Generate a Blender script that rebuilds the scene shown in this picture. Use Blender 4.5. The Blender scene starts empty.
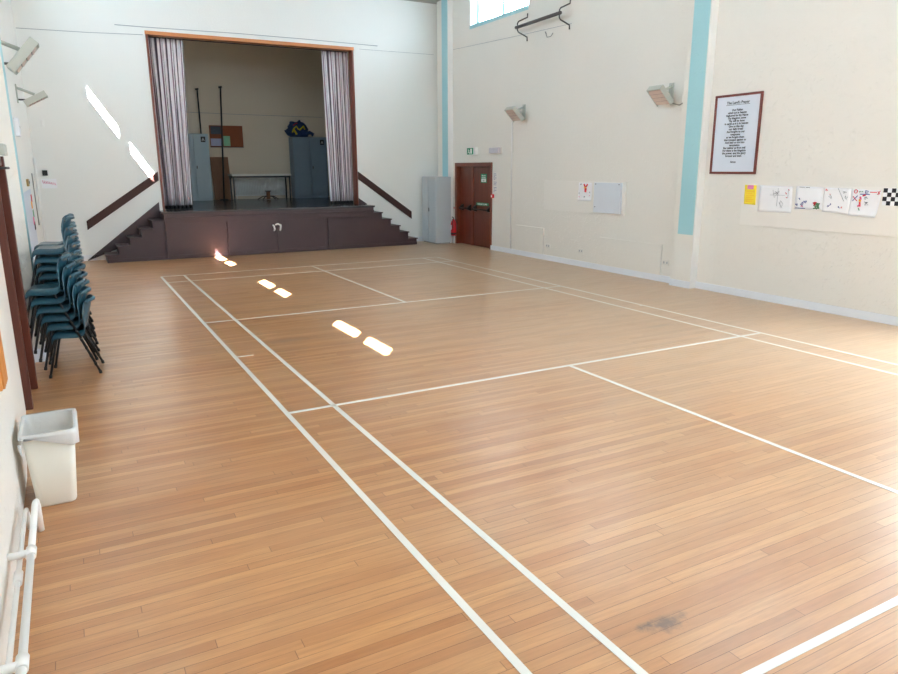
import bpy, bmesh, math, random
from mathutils import Vector, Matrix
random.seed(7)
scn = bpy.context.scene
COL = scn.collection

# ------------------------------------------------------------------ colours
def lin(c):
    c = c / 255.0
    return c / 12.92 if c <= 0.04045 else ((c + 0.055) / 1.055) ** 2.4
def rgb(r, g, b): return (lin(r), lin(g), lin(b), 1.0)

# ------------------------------------------------------------------ materials
class N:
    def __init__(s, name):
        s.m = bpy.data.materials.new(name); s.m.use_nodes = True
        s.t = s.m.node_tree; s.b = s.t.nodes['Principled BSDF']
    def n(s, kind, **kw):
        o = s.t.nodes.new(kind)
        for k, v in kw.items(): setattr(o, k, v)
        return o
    def l(s, a, b): s.t.links.new(a, b)
    def math(s, op, a, b=None, c=None):
        o = s.n('ShaderNodeMath', operation=op)
        for i, x in enumerate((a, b, c)):
            if x is None: continue
            if isinstance(x, (int, float)): o.inputs[i].default_value = x
            else: s.l(x, o.inputs[i])
        return o.outputs[0]
    def mix(s, f, a, b, blend='MIX'):
        o = s.n('ShaderNodeMix', data_type='RGBA', blend_type=blend)
        for i, x in ((0, f), (6, a), (7, b)):
            if isinstance(x, (int, float)): o.inputs[i].default_value = x
            elif isinstance(x, tuple): o.inputs[i].default_value = x
            else: s.l(x, o.inputs[i])
        return o.outputs[2]
    def noise(s, vec, scale, detail=4, rough=.5, dist=0):
        o = s.n('ShaderNodeTexNoise'); o.inputs['Scale'].default_value = scale
        o.inputs['Detail'].default_value = detail; o.inputs['Roughness'].default_value = rough
        o.inputs['Distortion'].default_value = dist
        if vec is not None: s.l(vec, o.inputs['Vector'])
        return o.outputs[0]
    def ramp(s, f, a, b):
        o = s.n('ShaderNodeMapRange'); o.clamp = True
        o.inputs[1].default_value = a; o.inputs[2].default_value = b
        s.l(f, o.inputs[0]); return o.outputs[0]
    def obj(s): return s.n('ShaderNodeTexCoord').outputs['Object']
    def mapv(s, v, scale):
        o = s.n('ShaderNodeMapping'); o.inputs['Scale'].default_value = scale; s.l(v, o.inputs['Vector']); return o.outputs[0]
    def bump(s, h, strength, dist=.01):
        o = s.n('ShaderNodeBump'); o.inputs['Strength'].default_value = strength; o.inputs['Distance'].default_value = dist
        s.l(h, o.inputs['Height']); s.l(o.outputs[0], s.b.inputs['Normal'])

def mat(name, col, rough=.5, metal=0, var=.06, scale=6, bump=0, bscale=60, spec=.5):
    m = N(name); v = m.obj()
    f = m.noise(v, scale, 4)
    d = tuple(c * (1 - var * 2) for c in col[:3]) + (1,)
    u = tuple(min(1, c * (1 + var)) for c in col[:3]) + (1,)
    m.l(m.mix(f, d, u), m.b.inputs['Base Color'])
    m.b.inputs['Roughness'].default_value = rough; m.b.inputs['Metallic'].default_value = metal
    m.b.inputs['Specular IOR Level'].default_value = spec
    if bump: m.bump(m.noise(v, bscale, 5), bump, .005)
    return m.m

def plaster(name, col, rough=.55, strokes=.6):
    m = N(name); v = m.obj()
    big = m.noise(v, .7, 4)
    d = tuple(c * .93 for c in col[:3]) + (1,)
    m.l(m.mix(big, d, col), m.b.inputs['Base Color'])
    m.b.inputs['Roughness'].default_value = rough
    a = m.ramp(m.noise(v, 11, 3, .55, 1.6), .55, .78)
    f = m.noise(v, 45, 4, .6)
    h = m.math('ADD', m.math('MULTIPLY', a, strokes), m.math('MULTIPLY', f, .35))
    m.bump(h, .5, .02)
    return m.m

def wood(name, c1, c2, rough=.4, axis=2, scale=9):
    m = N(name); v = m.obj()
    sc = [scale, scale, scale]; sc[axis] = scale * .06
    g = m.noise(m.mapv(v, tuple(sc)), 2.2, 6, .6, .6)
    m.l(m.mix(m.ramp(g, .3, .7), c1, c2), m.b.inputs['Base Color'])
    m.b.inputs['Roughness'].default_value = rough
    m.bump(g, .08, .003)
    return m.m

def floor_mat():
    m = N('strip_wood_floor'); v = m.obj()
    sp = m.n('ShaderNodeSeparateXYZ'); m.l(v, sp.inputs[0]); x, y = sp.outputs[0], sp.outputs[1]
    RW, BL = .060, 2.1
    yr = m.math('DIVIDE', y, RW); row = m.math('FLOOR', yr); fy = m.math('FRACT', yr)
    w1 = m.n('ShaderNodeTexWhiteNoise', noise_dimensions='1D'); m.l(row, w1.inputs['W'])
    xs = m.math('ADD', m.math('DIVIDE', x, BL), m.math('MULTIPLY', w1.outputs['Value'], 7.0))
    cell = m.math('FLOOR', xs); fx = m.math('FRACT', xs)
    cb = m.n('ShaderNodeCombineXYZ'); m.l(row, cb.inputs[0]); m.l(cell, cb.inputs[1])
    w2 = m.n('ShaderNodeTexWhiteNoise', noise_dimensions='2D'); m.l(cb.outputs[0], w2.inputs['Vector'])
    r = w2.outputs['Value']
    base = m.mix(r, rgb(172, 116, 70), rgb(200, 149, 100))
    # a few boards darker and redder
    base = m.mix(m.math('MULTIPLY', m.math('GREATER_THAN', m.math('FRACT', m.math('MULTIPLY', r, 13.7)), .93), .35), base, rgb(154, 102, 62))
    # grain
    off = m.n('ShaderNodeCombineXYZ'); m.l(m.math('MULTIPLY', r, 31.0), off.inputs[2])
    ad = m.n('ShaderNodeVectorMath', operation='ADD'); m.l(m.mapv(v, (1.6, 26, 1)), ad.inputs[0]); m.l(off.outputs[0], ad.inputs[1])
    g = m.noise(ad.outputs[0], 1.7, 6, .62, .4)
    base = m.mix(m.math('MULTIPLY', m.ramp(g, .38, .72), .46), base, rgb(134, 90, 54))
    ad2 = m.n('ShaderNodeVectorMath', operation='ADD'); m.l(m.mapv(v, (4, 70, 1)), ad2.inputs[0]); m.l(off.outputs[0], ad2.inputs[1])
    g2 = m.noise(ad2.outputs[0], 2.0, 5, .7)
    base = m.mix(m.math('MULTIPLY', m.ramp(g2, .5, .8), .35), base, rgb(128, 84, 52))
    # worn, bleached bands across the boards and scuffs
    wear = m.ramp(m.noise(m.mapv(v, (.35, .6, 1)), 1.1, 5, .55), .42, .72)
    base = m.mix(m.math('MULTIPLY', wear, .40), base, rgb(196, 164, 132))
    sc = m.ramp(m.noise(m.mapv(v, (3, 16, 1)), 1.9, 8, .75), .60, .80)
    base = m.mix(m.math('MULTIPLY', sc, .30), base, rgb(120, 86, 66))
    # brighter light over the right-hand half of the court, painted in as paler boards
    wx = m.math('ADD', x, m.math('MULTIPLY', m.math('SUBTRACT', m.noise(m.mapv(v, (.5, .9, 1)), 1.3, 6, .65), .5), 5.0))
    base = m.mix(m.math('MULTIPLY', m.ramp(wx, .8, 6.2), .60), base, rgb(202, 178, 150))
    # dark ink-like stains with shapes of their own
    for sx, sy, ra, rb, am in ((.76, 1.11, .13, .06, .7), (.66, 1.14, .06, .03, .6), (.77, 7.23, .45, .12, .28), (5.2, 5.6, .3, .06, .2)):
        dx = m.math('DIVIDE', m.math('SUBTRACT', x, sx), ra); dy = m.math('DIVIDE', m.math('SUBTRACT', y, sy), rb)
        d = m.math('SQRT', m.math('ADD', m.math('MULTIPLY', dx, dx), m.math('MULTIPLY', dy, dy)))
        d = m.math('ADD', d, m.math('MULTIPLY', m.math('SUBTRACT', m.noise(v, 14, 5, .7), .5), 2.2))
        inv = m.n('ShaderNodeMapRange'); inv.clamp = True
        inv.inputs[1].default_value = .25; inv.inputs[2].default_value = 1.0; inv.inputs[3].default_value = am; inv.inputs[4].default_value = 0
        m.l(d, inv.inputs[0])
        base = m.mix(inv.outputs[0], base, rgb(70, 66, 68))
    # joints
    ey = m.math('LESS_THAN', m.math('MINIMUM', fy, m.math('SUBTRACT', 1, fy)), .018)
    ex = m.math('LESS_THAN', m.math('MINIMUM', fx, m.math('SUBTRACT', 1, fx)), .0009)
    jn = m.ramp(m.noise(m.mapv(v, (.9, 5, 1)), 1.3, 3), .3, .55)
    e = m.math('MAXIMUM', m.math('MULTIPLY', ey, m.math('MULTIPLY', jn, .95)), m.math('MULTIPLY', ex, .6))
    base = m.mix(e, base, rgb(72, 42, 26))
    m.l(base, m.b.inputs['Base Color'])
    rn = m.ramp(m.noise(m.mapv(v, (1, 3, 1)), 2.3, 5), .3, .7)
    m.l(m.math('ADD', m.math('MULTIPLY', rn, .09), .285), m.b.inputs['Roughness'])
    m.b.inputs['Specular IOR Level'].default_value = .95
    m.bump(m.math('SUBTRACT', m.math('MULTIPLY', g, .25), e), .10, .003)
    return m.m

M = {}
M['plaster'] = plaster('rough_cream_plaster', rgb(231, 228, 221), .45)
M['smooth'] = plaster('smooth_cream_plaster', rgb(236, 237, 234), .42, .12)
M['stagewall'] = plaster('stage_plaster', rgb(232, 222, 204), .6, .1)
M['boardpaint'] = plaster('board_paint', rgb(235, 232, 226), .5, .1)
M['ceiling'] = mat('ceiling_board', rgb(176, 174, 168), .8)
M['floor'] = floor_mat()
M['teal'] = plaster('teal_paint', rgb(164, 211, 219), .5, .5)
M['skirt'] = mat('pale_skirting_paint', rgb(228, 232, 238), .35, var=.02)
M['white'] = mat('white_gloss_paint', rgb(238, 238, 236), .35, var=.02)
M['offwhite'] = mat('offwhite_plastic', rgb(222, 220, 214), .4, var=.03)
M['line'] = mat('white_court_tape', rgb(226, 225, 220), .4, var=.06, scale=3)
M['maroon'] = mat('maroon_brown_paint', rgb(66, 46, 50), .45, var=.12, scale=3, bump=.05)
M['maroon2'] = mat('maroon_brown_rail', rgb(62, 26, 20), .6, var=.1)
M['deck'] = mat('dark_stage_paint', rgb(62, 62, 66), .22, var=.15, scale=2)
M['pine'] = wood('varnished_pine', rgb(190, 116, 66), rgb(208, 140, 88), .4, 0)
M['pinev'] = wood('varnished_pine_upright', rgb(205, 134, 66), rgb(226, 164, 96), .4, 2)
M['mahog'] = wood('dark_red_wood', rgb(88, 36, 20), rgb(112, 52, 32), .3, 2)
M['jambwood'] = wood('dark_brown_jamb_wood', rgb(72, 30, 18), rgb(94, 44, 28), .4, 2)
M['mahogh'] = wood('dark_red_wood_frame', rgb(104, 46, 26), rgb(124, 60, 38), .3, 2)
M['brownboard'] = wood('brown_hardboard', rgb(122, 84, 56), rgb(136, 96, 66), .6, 2)
M['cork'] = mat('cork_brown', rgb(140, 80, 52), .8, bump=.3, bscale=120)
M['locker'] = mat('pale_blue_grey_steel', rgb(156, 178, 190), .42, var=.03)
M['locker2'] = mat('blue_grey_steel', rgb(128, 148, 166), .42, var=.03)
M['hall_locker'] = mat('light_grey_steel', rgb(186, 194, 200), .42, var=.03)
M['black'] = mat('black_metal', rgb(24, 24, 26), .4)
M['blackp'] = mat('black_plastic', rgb(18, 18, 20), .5)
M['grey'] = mat('grey_metal', rgb(150, 150, 146), .45, .3)
M['lampgrey'] = mat('grey_green_enamel', rgb(186, 190, 182), .45, var=.03)
M['lampface'] = mat('ceramic_pinkish', rgb(196, 176, 166), .7, var=.08)
M['darkgrey'] = mat('dark_grey_metal', rgb(88, 84, 84), .45, .5)
M['chair'] = mat('teal_blue_polypropylene', rgb(38, 80, 96), .28, var=.08, scale=3)
M['bin'] = mat('cream_plastic', rgb(224, 220, 208), .35, var=.03)
M['paper'] = mat('white_paper', rgb(238, 239, 243), .75, var=.015)
M['paper2'] = mat('bluish_paper', rgb(214, 222, 234), .6, var=.015)
M['yellow'] = mat('yellow_paper', rgb(247, 222, 60), .7, var=.04)
M['pink'] = mat('pink_paper', rgb(236, 140, 196), .7)
M['red'] = mat('red_gloss', rgb(200, 24, 34), .3)
M['redink'] = mat('red_ink', rgb(214, 44, 62), .7)
M['blueink'] = mat('blue_ink', rgb(52, 74, 150), .7)
M['pinkink'] = mat('pink_ink', rgb(226, 110, 150), .7)
M['greenink'] = mat('green_ink', rgb(96, 150, 110), .7)
M['greyink'] = mat('pencil', rgb(160, 164, 172), .8)
M['orangeink'] = mat('orange_ink', rgb(244, 176, 60), .7)
M['blackink'] = mat('black_ink', rgb(28, 28, 34), .7)
M['green'] = mat('safety_green', rgb(0, 140, 98), .45, var=.03)
M['greenpaper'] = mat('green_paper', rgb(150, 212, 176), .7)
M['bluepaper'] = mat('lilac_paper', rgb(190, 196, 226), .7)
M['bag_blue'] = mat('blue_nylon', rgb(30, 62, 112), .5, var=.25, scale=8)
M['bag_yellow'] = mat('yellow_strap', rgb(214, 196, 40), .5)
M['radiator'] = mat('radiator_white', rgb(240, 244, 244), .35, var=.02)
M['tabletop'] = mat('pale_laminate', rgb(236, 232, 224), .4)
M['whiteboard'] = mat('grey_white_board', rgb(216, 222, 230), .35, var=.02)

def curtain_mat():
    m = N('striped_curtain_cloth')
    uv = m.n('ShaderNodeUVMap'); uv.uv_map = 'UVMap'
    sp = m.n('ShaderNodeSeparateXYZ'); m.l(uv.outputs[0], sp.inputs[0])
    u = sp.outputs[0]
    f = m.math('FRACT', m.math('MULTIPLY', u, 1 / .155))
    a = m.math('LESS_THAN', m.math('ABSOLUTE', m.math('SUBTRACT', f, .25)), .12)
    b = m.math('LESS_THAN', m.math('ABSOLUTE', m.math('SUBTRACT', f, .66)), .07)
    base = m.mix(a, rgb(238, 233, 238), rgb(92, 80, 88))
    base = m.mix(b, base, rgb(140, 112, 126))
    m.l(base, m.b.inputs['Base Color']); m.b.inputs['Roughness'].default_value = .9
    return m.m
M['curtain'] = curtain_mat()

def glass_mat():
    m = N('window_glass')
    t = m.n('ShaderNodeBsdfTransparent'); g = m.n('ShaderNodeBsdfGlossy'); g.inputs['Roughness'].default_value = .02
    x = m.n('ShaderNodeMixShader'); x.inputs[0].default_value = .06
    m.l(t.outputs[0], x.inputs[1]); m.l(g.outputs[0], x.inputs[2])
    m.l(x.outputs[0], m.t.nodes['Material Output'].inputs['Surface'])
    return m.m
M['glass'] = glass_mat()
def liner_mat():
    m = N('thin_white_polythene')
    m.b.inputs['Base Color'].default_value = rgb(244, 246, 248); m.b.inputs['Roughness'].default_value = .3
    m.bump(m.noise(m.obj(), 18, 5, .6, 1), .5, .01)
    t = m.n('ShaderNodeBsdfTransparent'); x = m.n('ShaderNodeMixShader'); x.inputs[0].default_value = .5
    m.l(t.outputs[0], x.inputs[1]); m.l(m.b.outputs[0], x.inputs[2])
    m.l(x.outputs[0], m.t.nodes['Material Output'].inputs['Surface'])
    return m.m
M['liner'] = liner_mat()

# ------------------------------------------------------------------ mesh builder
class MB:
    def __init__(s): s.bm = bmesh.new(); s.uv = None
    def quadbox(s, P, mi=0):
        vs = [s.bm.verts.new(p) for p in P]
        for f in ((0, 3, 2, 1), (4, 5, 6, 7), (0, 1, 5, 4), (1, 2, 6, 5), (2, 3, 7, 6), (3, 0, 4, 7)):
            fc = s.bm.faces.new([vs[i] for i in f]); fc.material_index = mi
        return s
    def box(s, x0, x1, y0, y1, z0, z1, mi=0):
        return s.quadbox([(x0, y0, z0), (x1, y0, z0), (x1, y1, z0), (x0, y1, z0), (x0, y0, z1), (x1, y0, z1), (x1, y1, z1), (x0, y1, z1)], mi)
    def prism(s, poly, d, mi=0):
        """poly: 3-D points of one face, d: extrusion vector"""
        d = Vector(d); a = [s.bm.verts.new(p) for p in poly]; b = [s.bm.verts.new(Vector(p) + d) for p in poly]
        n = len(a); s.bm.faces.new(a[::-1]).material_index = mi; s.bm.faces.new(b).material_index = mi
        for i in range(n): s.bm.faces.new((a[i], a[(i + 1) % n], b[(i + 1) % n], b[i])).material_index = mi
        return s
    def tube(s, pts, r, seg=8, caps=True):
        pts = [Vector(p) for p in pts]; rings = []; up = None
        for i, p in enumerate(pts):
            t = (pts[min(i + 1, len(pts) - 1)] - pts[max(i - 1, 0)]).normalized()
            if up is None: up = Vector((0, 0, 1)) if abs(t.z) < .9 else Vector((1, 0, 0))
            a = t.cross(up).normalized(); b = a.cross(t).normalized(); up = b
            rr = r[i] if isinstance(r, (list, tuple)) else r
            rings.append([s.bm.verts.new(p + a * rr * math.cos(k * 2 * math.pi / seg) + b * rr * math.sin(k * 2 * math.pi / seg)) for k in range(seg)])
        for A, B in zip(rings, rings[1:]):
            for k in range(seg): 
                f = s.bm.faces.new((A[k], A[(k + 1) % seg], B[(k + 1) % seg], B[k])); f.smooth = True
        if caps: s.bm.faces.new(rings[0][::-1]); s.bm.faces.new(rings[-1])
        return s
    def grid(s, fn, nu, nv, smooth=True, close=False):
        V = [[s.bm.verts.new(fn(i / nu, j / nv)) for j in range(nv + 1)] for i in range(nu + (0 if close else 1))]
        n = len(V)
        for i in range(nu):
            for j in range(nv):
                f = s.bm.faces.new((V[i][j], V[(i + 1) % n][j], V[(i + 1) % n][j + 1], V[i][j + 1])); f.smooth = smooth
        return s
    def build(s, name, mats, parent=None, bevel=0, solid=0, sub=0, matrix=None):
        bmesh.ops.recalc_face_normals(s.bm, faces=s.bm.faces)
        me = bpy.data.meshes.new(name); 
        if matrix is not None: s.bm.transform(matrix)
        s.bm.to_mesh(me); s.bm.free()
        o = bpy.data.objects.new(name, me); COL.objects.link(o)
        for m in (mats if isinstance(mats, (list, tuple)) else [mats]): me.materials.append(M[m] if isinstance(m, str) else m)
        if parent is not None:
            o.parent = parent; o.matrix_parent_inverse = Matrix.Identity(4)
        if solid:
            k = o.modifiers.new('thickness', 'SOLIDIFY'); k.thickness = solid; k.offset = 0
        if bevel:
            k = o.modifiers.new('edge', 'BEVEL'); k.width = bevel; k.segments = 2; k.limit_method = 'ANGLE'
        if sub:
            k = o.modifiers.new('smooth', 'SUBSURF'); k.levels = sub; k.render_levels = sub
        return o

def tag(o, label, cat, group=None):
    o['label'] = label; o['category'] = cat
    if group: o['group'] = group
    return o
def thing(name, label, cat, loc=(0, 0, 0), group=None):
    o = bpy.data.objects.new(name, None); COL.objects.link(o); o.location = loc; o.empty_display_size = .1
    return tag(o, label, cat, group)
def struct(o): o['kind'] = 'structure'; return o
def B(name, m, parent, *a, bevel=0): return MB().box(*a).build(name, m, parent, bevel=bevel)
def text_bm(body, size, align='CENTER', spacing=1.0):
    cu = bpy.data.curves.new('lettering_curve', 'FONT'); cu.body = body; cu.size = size; cu.align_x = align
    cu.space_line = spacing; cu.extrude = .0008; cu.offset = .0012; cu.resolution_u = 2
    ob = bpy.data.objects.new('lettering_curve', cu); COL.objects.link(ob)
    dg = bpy.context.evaluated_depsgraph_get(); me = bpy.data.meshes.new_from_object(ob.evaluated_get(dg))
    bpy.data.objects.remove(ob); bpy.data.curves.remove(cu)
    return me
def text(name, body, size, m, parent, matrix, spacing=1.0):
    me = text_bm(body, size, spacing=spacing); me.transform(matrix); me.name = name
    me.materials.clear(); me.materials.append(M[m])
    o = bpy.data.objects.new(name, me); COL.objects.link(o); o.parent = parent
    return o
# text on right wall: reads with +x(text) -> -y, up -> z, facing -x
def TR(x, y, z): return Matrix(((0, 0, -1, x), (-1, 0, 0, y), (0, 1, 0, z), (0, 0, 0, 1)))

# ------------------------------------------------------------------ dimensions
XR, XL, XLN = 7.87, -1.93, -1.86      # right wall, left wall, thickened near-left wall
YF, YB = 16.85, -3.0                  # far wall (with the stage arch), wall behind
ZC = 6.23
WT = .30
SY, SZ = 16.14, 1.075                  # stage front, stage height
SBY = 22.1                            # stage back wall
AX0, AX1, AZ = .58, 5.40, 4.99         # arch opening

# ------------------------------------------------------------------ shell
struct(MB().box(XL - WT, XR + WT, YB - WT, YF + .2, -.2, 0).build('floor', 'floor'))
struct(MB().box(XL - WT, XR + WT, YB - WT, YF + .2, ZC, ZC + .25).build('ceiling', 'ceiling'))
# right wall with high windows
RWC = [1.45, 5.6, 9.75, 13.88]; RWW = 2.5; RZ0, RZ1 = 5.37, 6.1
ED0, ED1 = 14.10, 15.84               # fire door opening
mb = MB()
GY0, GY1, GZ0, GZ1 = .6, 3.6, .6, 2.7  # opening for the added, unseen window by the near right floor
ys = sorted(set([YB, YF + .2, ED0, ED1, GY0, GY1] + [c + s * RWW / 2 for c in RWC for s in (-1, 1)]))
for a, b in zip(ys, ys[1:]):
    mid = (a + b) / 2; win = any(abs(mid - c) < RWW / 2 for c in RWC); dr = ED0 < mid < ED1
    low = GY0 < mid < GY1
    if low: mb.box(XR, XR + WT, a, b, 0, GZ0)
    mb.box(XR, XR + WT, a, b, 2.09 if dr else GZ1 if low else 0, RZ0 if win else ZC)
    if win: mb.box(XR, XR + WT, a, b, RZ1, ZC)
struct(mb.build('wall_right', 'plaster'))
# left wall with pairs of lights; near stretch thickened; door opening
LWC = [1.52, 5.60, 9.83, 14.0]; LZ0, LZ1 = 5.40, 6.115; LP, LM = .84, .2
LD0, LD1, LDZ = 5.86, 6.52, 2.08
mb = MB(); LWW = 2.36
ys = sorted(set([YB, YF + .2, LD0, LD1] + [c + s * LWW / 2 for c in LWC for s in (-1, 1)]))
for a, b in zip(ys, ys[1:]):
    mid = (a + b) / 2; win = any(abs(mid - c) < LWW / 2 for c in LWC); dr = LD0 < mid < LD1
    mb.box(XL - WT, XL, a, b, LDZ + .06 if dr else 0, LZ0 if win else ZC)
    if win: mb.box(XL - WT, XL, a, b, LZ1, ZC)
struct(mb.build('wall_left', 'smooth'))
mb = MB(); mb.box(XL - .01, XLN, YB, 4.3, 0, 4.6); mb.prism([(XL - .01, 4.3, 0), (XLN, 4.3, 0), (XL + .002, LD0, 0), (XL - .01, LD0, 0)], (0, 0, 4.6))
struct(mb.build('wall_left_near', 'plaster'))
# far wall with arch
mb = MB(); mb.box(XL - WT, AX0, YF, YF + .2, 0, ZC); mb.box(AX1, XR + WT, YF, YF + .2, 0, ZC); mb.box(AX0, AX1, YF, YF + .2, AZ, ZC)
struct(mb.build('wall_far', 'smooth'))
# wall behind the camera, with two unseen windows added to brighten the hall
BW = [(.6, 2.0), (3.6, 5.0)]; BZ0, BZ1 = 3.4, 4.8
mb = MB(); cur = XL - WT
for a, b in BW:
    mb.box(cur, a, YB - WT, YB, 0, ZC); mb.box(a, b, YB - WT, YB, 0, BZ0); mb.box(a, b, YB - WT, YB, BZ1, ZC); cur = b
mb.box(cur, XR + WT, YB - WT, YB, 0, ZC)
struct(mb.build('wall_back', 'plaster'))
# stage box
struct(MB().box(-.6, 7.9, SBY, SBY + .2, 0, ZC).build('wall_stage_back', 'stagewall'))
struct(MB().box(-.8, -.6, YF + .2, SBY + .2, 0, ZC).build('wall_stage_left', 'stagewall'))
struct(MB().box(7.9, 8.1, YF + .2, SBY + .2, 0, ZC).build('wall_stage_right', 'stagewall'))
struct(MB().box(-.8, 8.1, YF + .2, SBY + .2, ZC, ZC + .2).build('ceiling_stage', 'stagewall'))
struct(MB().box(-.6, 7.9, YF + .2, SBY, .85, SZ).box(AX0, AX1, YF, YF + .2, 0, SZ).build('floor_stage', 'deck'))

# windows
wi = [1]
def window(side, c, w, z0, z1, mull, fm='teal', axis='x', t=.05):
    n = 'window_%d' % wi[0]; wi[0] += 1
    fr = MB(); lo, hi = c - w / 2, c + w / 2
    if axis == 'x':
        x = XR + WT - .10 if side > 0 else XL - WT + .02
        bx = lambda a, b, za, zb: fr.box(x, x + .08, a, b, za, zb)
        pane = MB().box(x + .035, x + .041, lo + t, hi - t, z0 + t, z1 - t)
    else:
        bx = lambda a, b, za, zb: fr.box(a, b, YB - WT + .02, YB - WT + .10, za, zb)
        pane = MB().box(lo + t, hi - t, YB - WT + .055, YB - WT + .061, z0 + t, z1 - t)
    bx(lo, hi, z0, z0 + t); bx(lo, hi, z1 - t, z1); bx(lo, lo + t, z0 + t, z1 - t); bx(hi - t, hi, z0 + t, z1 - t)
    for m_, mw in mull: bx(m_ - mw / 2, m_ + mw / 2, z0 + t, z1 - t)
    o = struct(fr.build(n, fm)); p = pane.build('window_pane', 'glass', o)
    # portal so that the sky outside is sampled through the opening
    ld = bpy.data.lights.new('sky_portal', 'AREA'); ld.shape = 'RECTANGLE'
    lo_ = bpy.data.objects.new('sky_portal', ld); COL.objects.link(lo_)
    ld.cycles.is_portal = True
    if axis == 'x':
        ld.size = z1 - z0; ld.size_y = w
        lo_.location = (XR + WT + .01 if side > 0 else XL - WT - .01, c, (z0 + z1) / 2); lo_.rotation_euler = (0, math.pi / 2 * (1 if side > 0 else -1), 0)
    else:
        ld.size = w; ld.size_y = z1 - z0
        lo_.location = (c, YB - WT - .01, (z0 + z1) / 2); lo_.rotation_euler = (math.pi / 2, 0, 0)
    return o
for c in reversed(RWC): window(1, c, RWW, RZ0, RZ1, [(c + .07, .08)], t=.08)
for c in reversed(LWC): window(-1, c, LWW, LZ0, LZ1, [(c - .28, LM), (c + .76, .05)], t=.03)
window(1, (GY0 + GY1) / 2, GY1 - GY0, GZ0, GZ1, [(2.0, .06)], fm='white')  # added unseen window that brightens the near right of the hall
for a, b in BW: window(0, (a + b) / 2, b - a, BZ0, BZ1, [((a + b) / 2, .05)], fm='white', axis='y')  # the added windows behind the camera, unseen, for more light
# inner teal sill on the visible window
for i, c in enumerate(RWC): struct(MB().box(XR - .02, XR + WT - .1, c - RWW / 2, c + RWW / 2, RZ0 - .03, RZ0 + .05).build('trim_%d' % (i + 1), 'teal'))

# pilasters on the side walls
def pilaster(name, x0, x1, y0, y1, blue, zb, front):
    o = struct(MB().box(x0, x1, y0, y1, 0, ZC).build(name, 'plaster'))
    f = x0 if front < 0 else x1
    a, b = (f - .003, f + .002) if front < 0 else (f - .002, f + .0012)
    if front < 0: MB().box(x0 - .004, x1, y0 - .012, y0, 0, ZC).build('white_edge', 'white', o)
    MB().box(a, b, blue[0], blue[1], zb, ZC).build('teal_stripe', 'teal', o)
    return o
pilaster('trim_10', XR - .14, XR, 7.45, 7.90, (7.47, 7.80), .9, -1)
pilaster('trim_11', XR - .14, XR, 16.05, 16.65, (16.07, 16.38), 1.0, -1)
pilaster('trim_12', XL, -1.81, 7.62, 8.05, (7.63, 8.0), .9, 1)
# skirtings
mb = MB(); mb.box(XR - .022, XR, YB, 7.45, 0, .115); mb.box(XR - .022, XR, 7.90, ED0 - .04, 0, .115); mb.box(XR - .162, XR - .14, 7.45, 7.90, 0, .115)
struct(mb.build('baseboard_right', 'skirt'))
mb = MB(); mb.box(XL, XL + .02, LD1 + .1, 7.62, 0, .13); mb.box(XL, XL + .02, 8.05, YF, 0, .13); mb.box(-1.81, -1.785, 7.60, 8.07, 0, .14); mb.box(XL, -1.785, 7.59, 7.62, 0, .14)
struct(mb.build('baseboard_left', 'skirt'))
mb = MB(); mb.box(XL, -.95, YF - .02, YF, 0, .13); mb.box(6.95, XR - .14, YF - .02, YF, 0, .13)
struct(mb.build('baseboard_far', 'skirt'))

# arch timber lining
o = struct(MB().box(AX0 - .04, AX1 + .04, YF - .03, YF + .22, AZ - .075, AZ + .0).build('trim_13', 'pine'))
mb = MB()
struct(MB().box(AX0 - .03, AX0 + .02, YF - .02, YF + .22, SZ, AZ - .075).build('trim_14', 'mahogh'))
struct(MB().box(AX1 - .01, AX1 + .03, YF - .02, YF + .22, SZ, AZ - .075).build('trim_15', 'mahogh'))

# ------------------------------------------------------------------ stage
st = thing('stage', 'dark brown painted stage platform under the curtained arch', 'stage', (3.06, SY + .3, 0))
def L(p, o): 
    o.parent = p; o.matrix_parent_inverse = Matrix.Translation(-Vector(p.location)); return o
SX0, SX1 = .48, 5.56
L(st, MB().box(SX0 - .03, SX1 + .03, SY - .05, YF - .001, SZ - .045, SZ).build('deck', 'deck', bevel=.008))
L(st, MB().box(SX0, SX1, SY - .025, SY + .02, SZ - .27, SZ - .045).build('fascia', 'maroon', bevel=.004))
L(st, MB().box(SX0 - .01, SX1 + .01, SY - .045, SY - .02, SZ - .15, SZ - .12).build('fascia_bead', 'maroon', bevel=.006))
for a, b in ((SX0, 1.83), (1.845, 3.02), (3.03, 4.24), (4.32, SX1)):
    L(st, MB().box(a, b, SY, SY + .03, .0, SZ - .27).build('front_panel', 'maroon', bevel=.003))
    L(st, MB().box(a + .01, b - .01, SY - .015, SY + .01, 0.0, .09).build('kick_board', 'maroon', bevel=.004))
L(st, MB().box(SX0, SX1, SY + .03, YF - .02, 0, SZ - .06).build('core', 'maroon'))
for dx in (-.10, .085):
    h = MB().tube([(3.03 + dx, SY - .005, .68), (3.03 + dx * .9, SY - .05, .66), (3.03 + dx * .75, SY - .05, .58), (3.03 + dx * .8, SY - .005, .55)], .022, 8)
    L(st, h.build('pull_handle', 'white'))
L(st, MB().tube([(2.97, SY - .04, .69), (3.04, SY - .05, .71), (3.09, SY - .04, .68)], .02, 8).build('rope_tie', 'white'))

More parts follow.
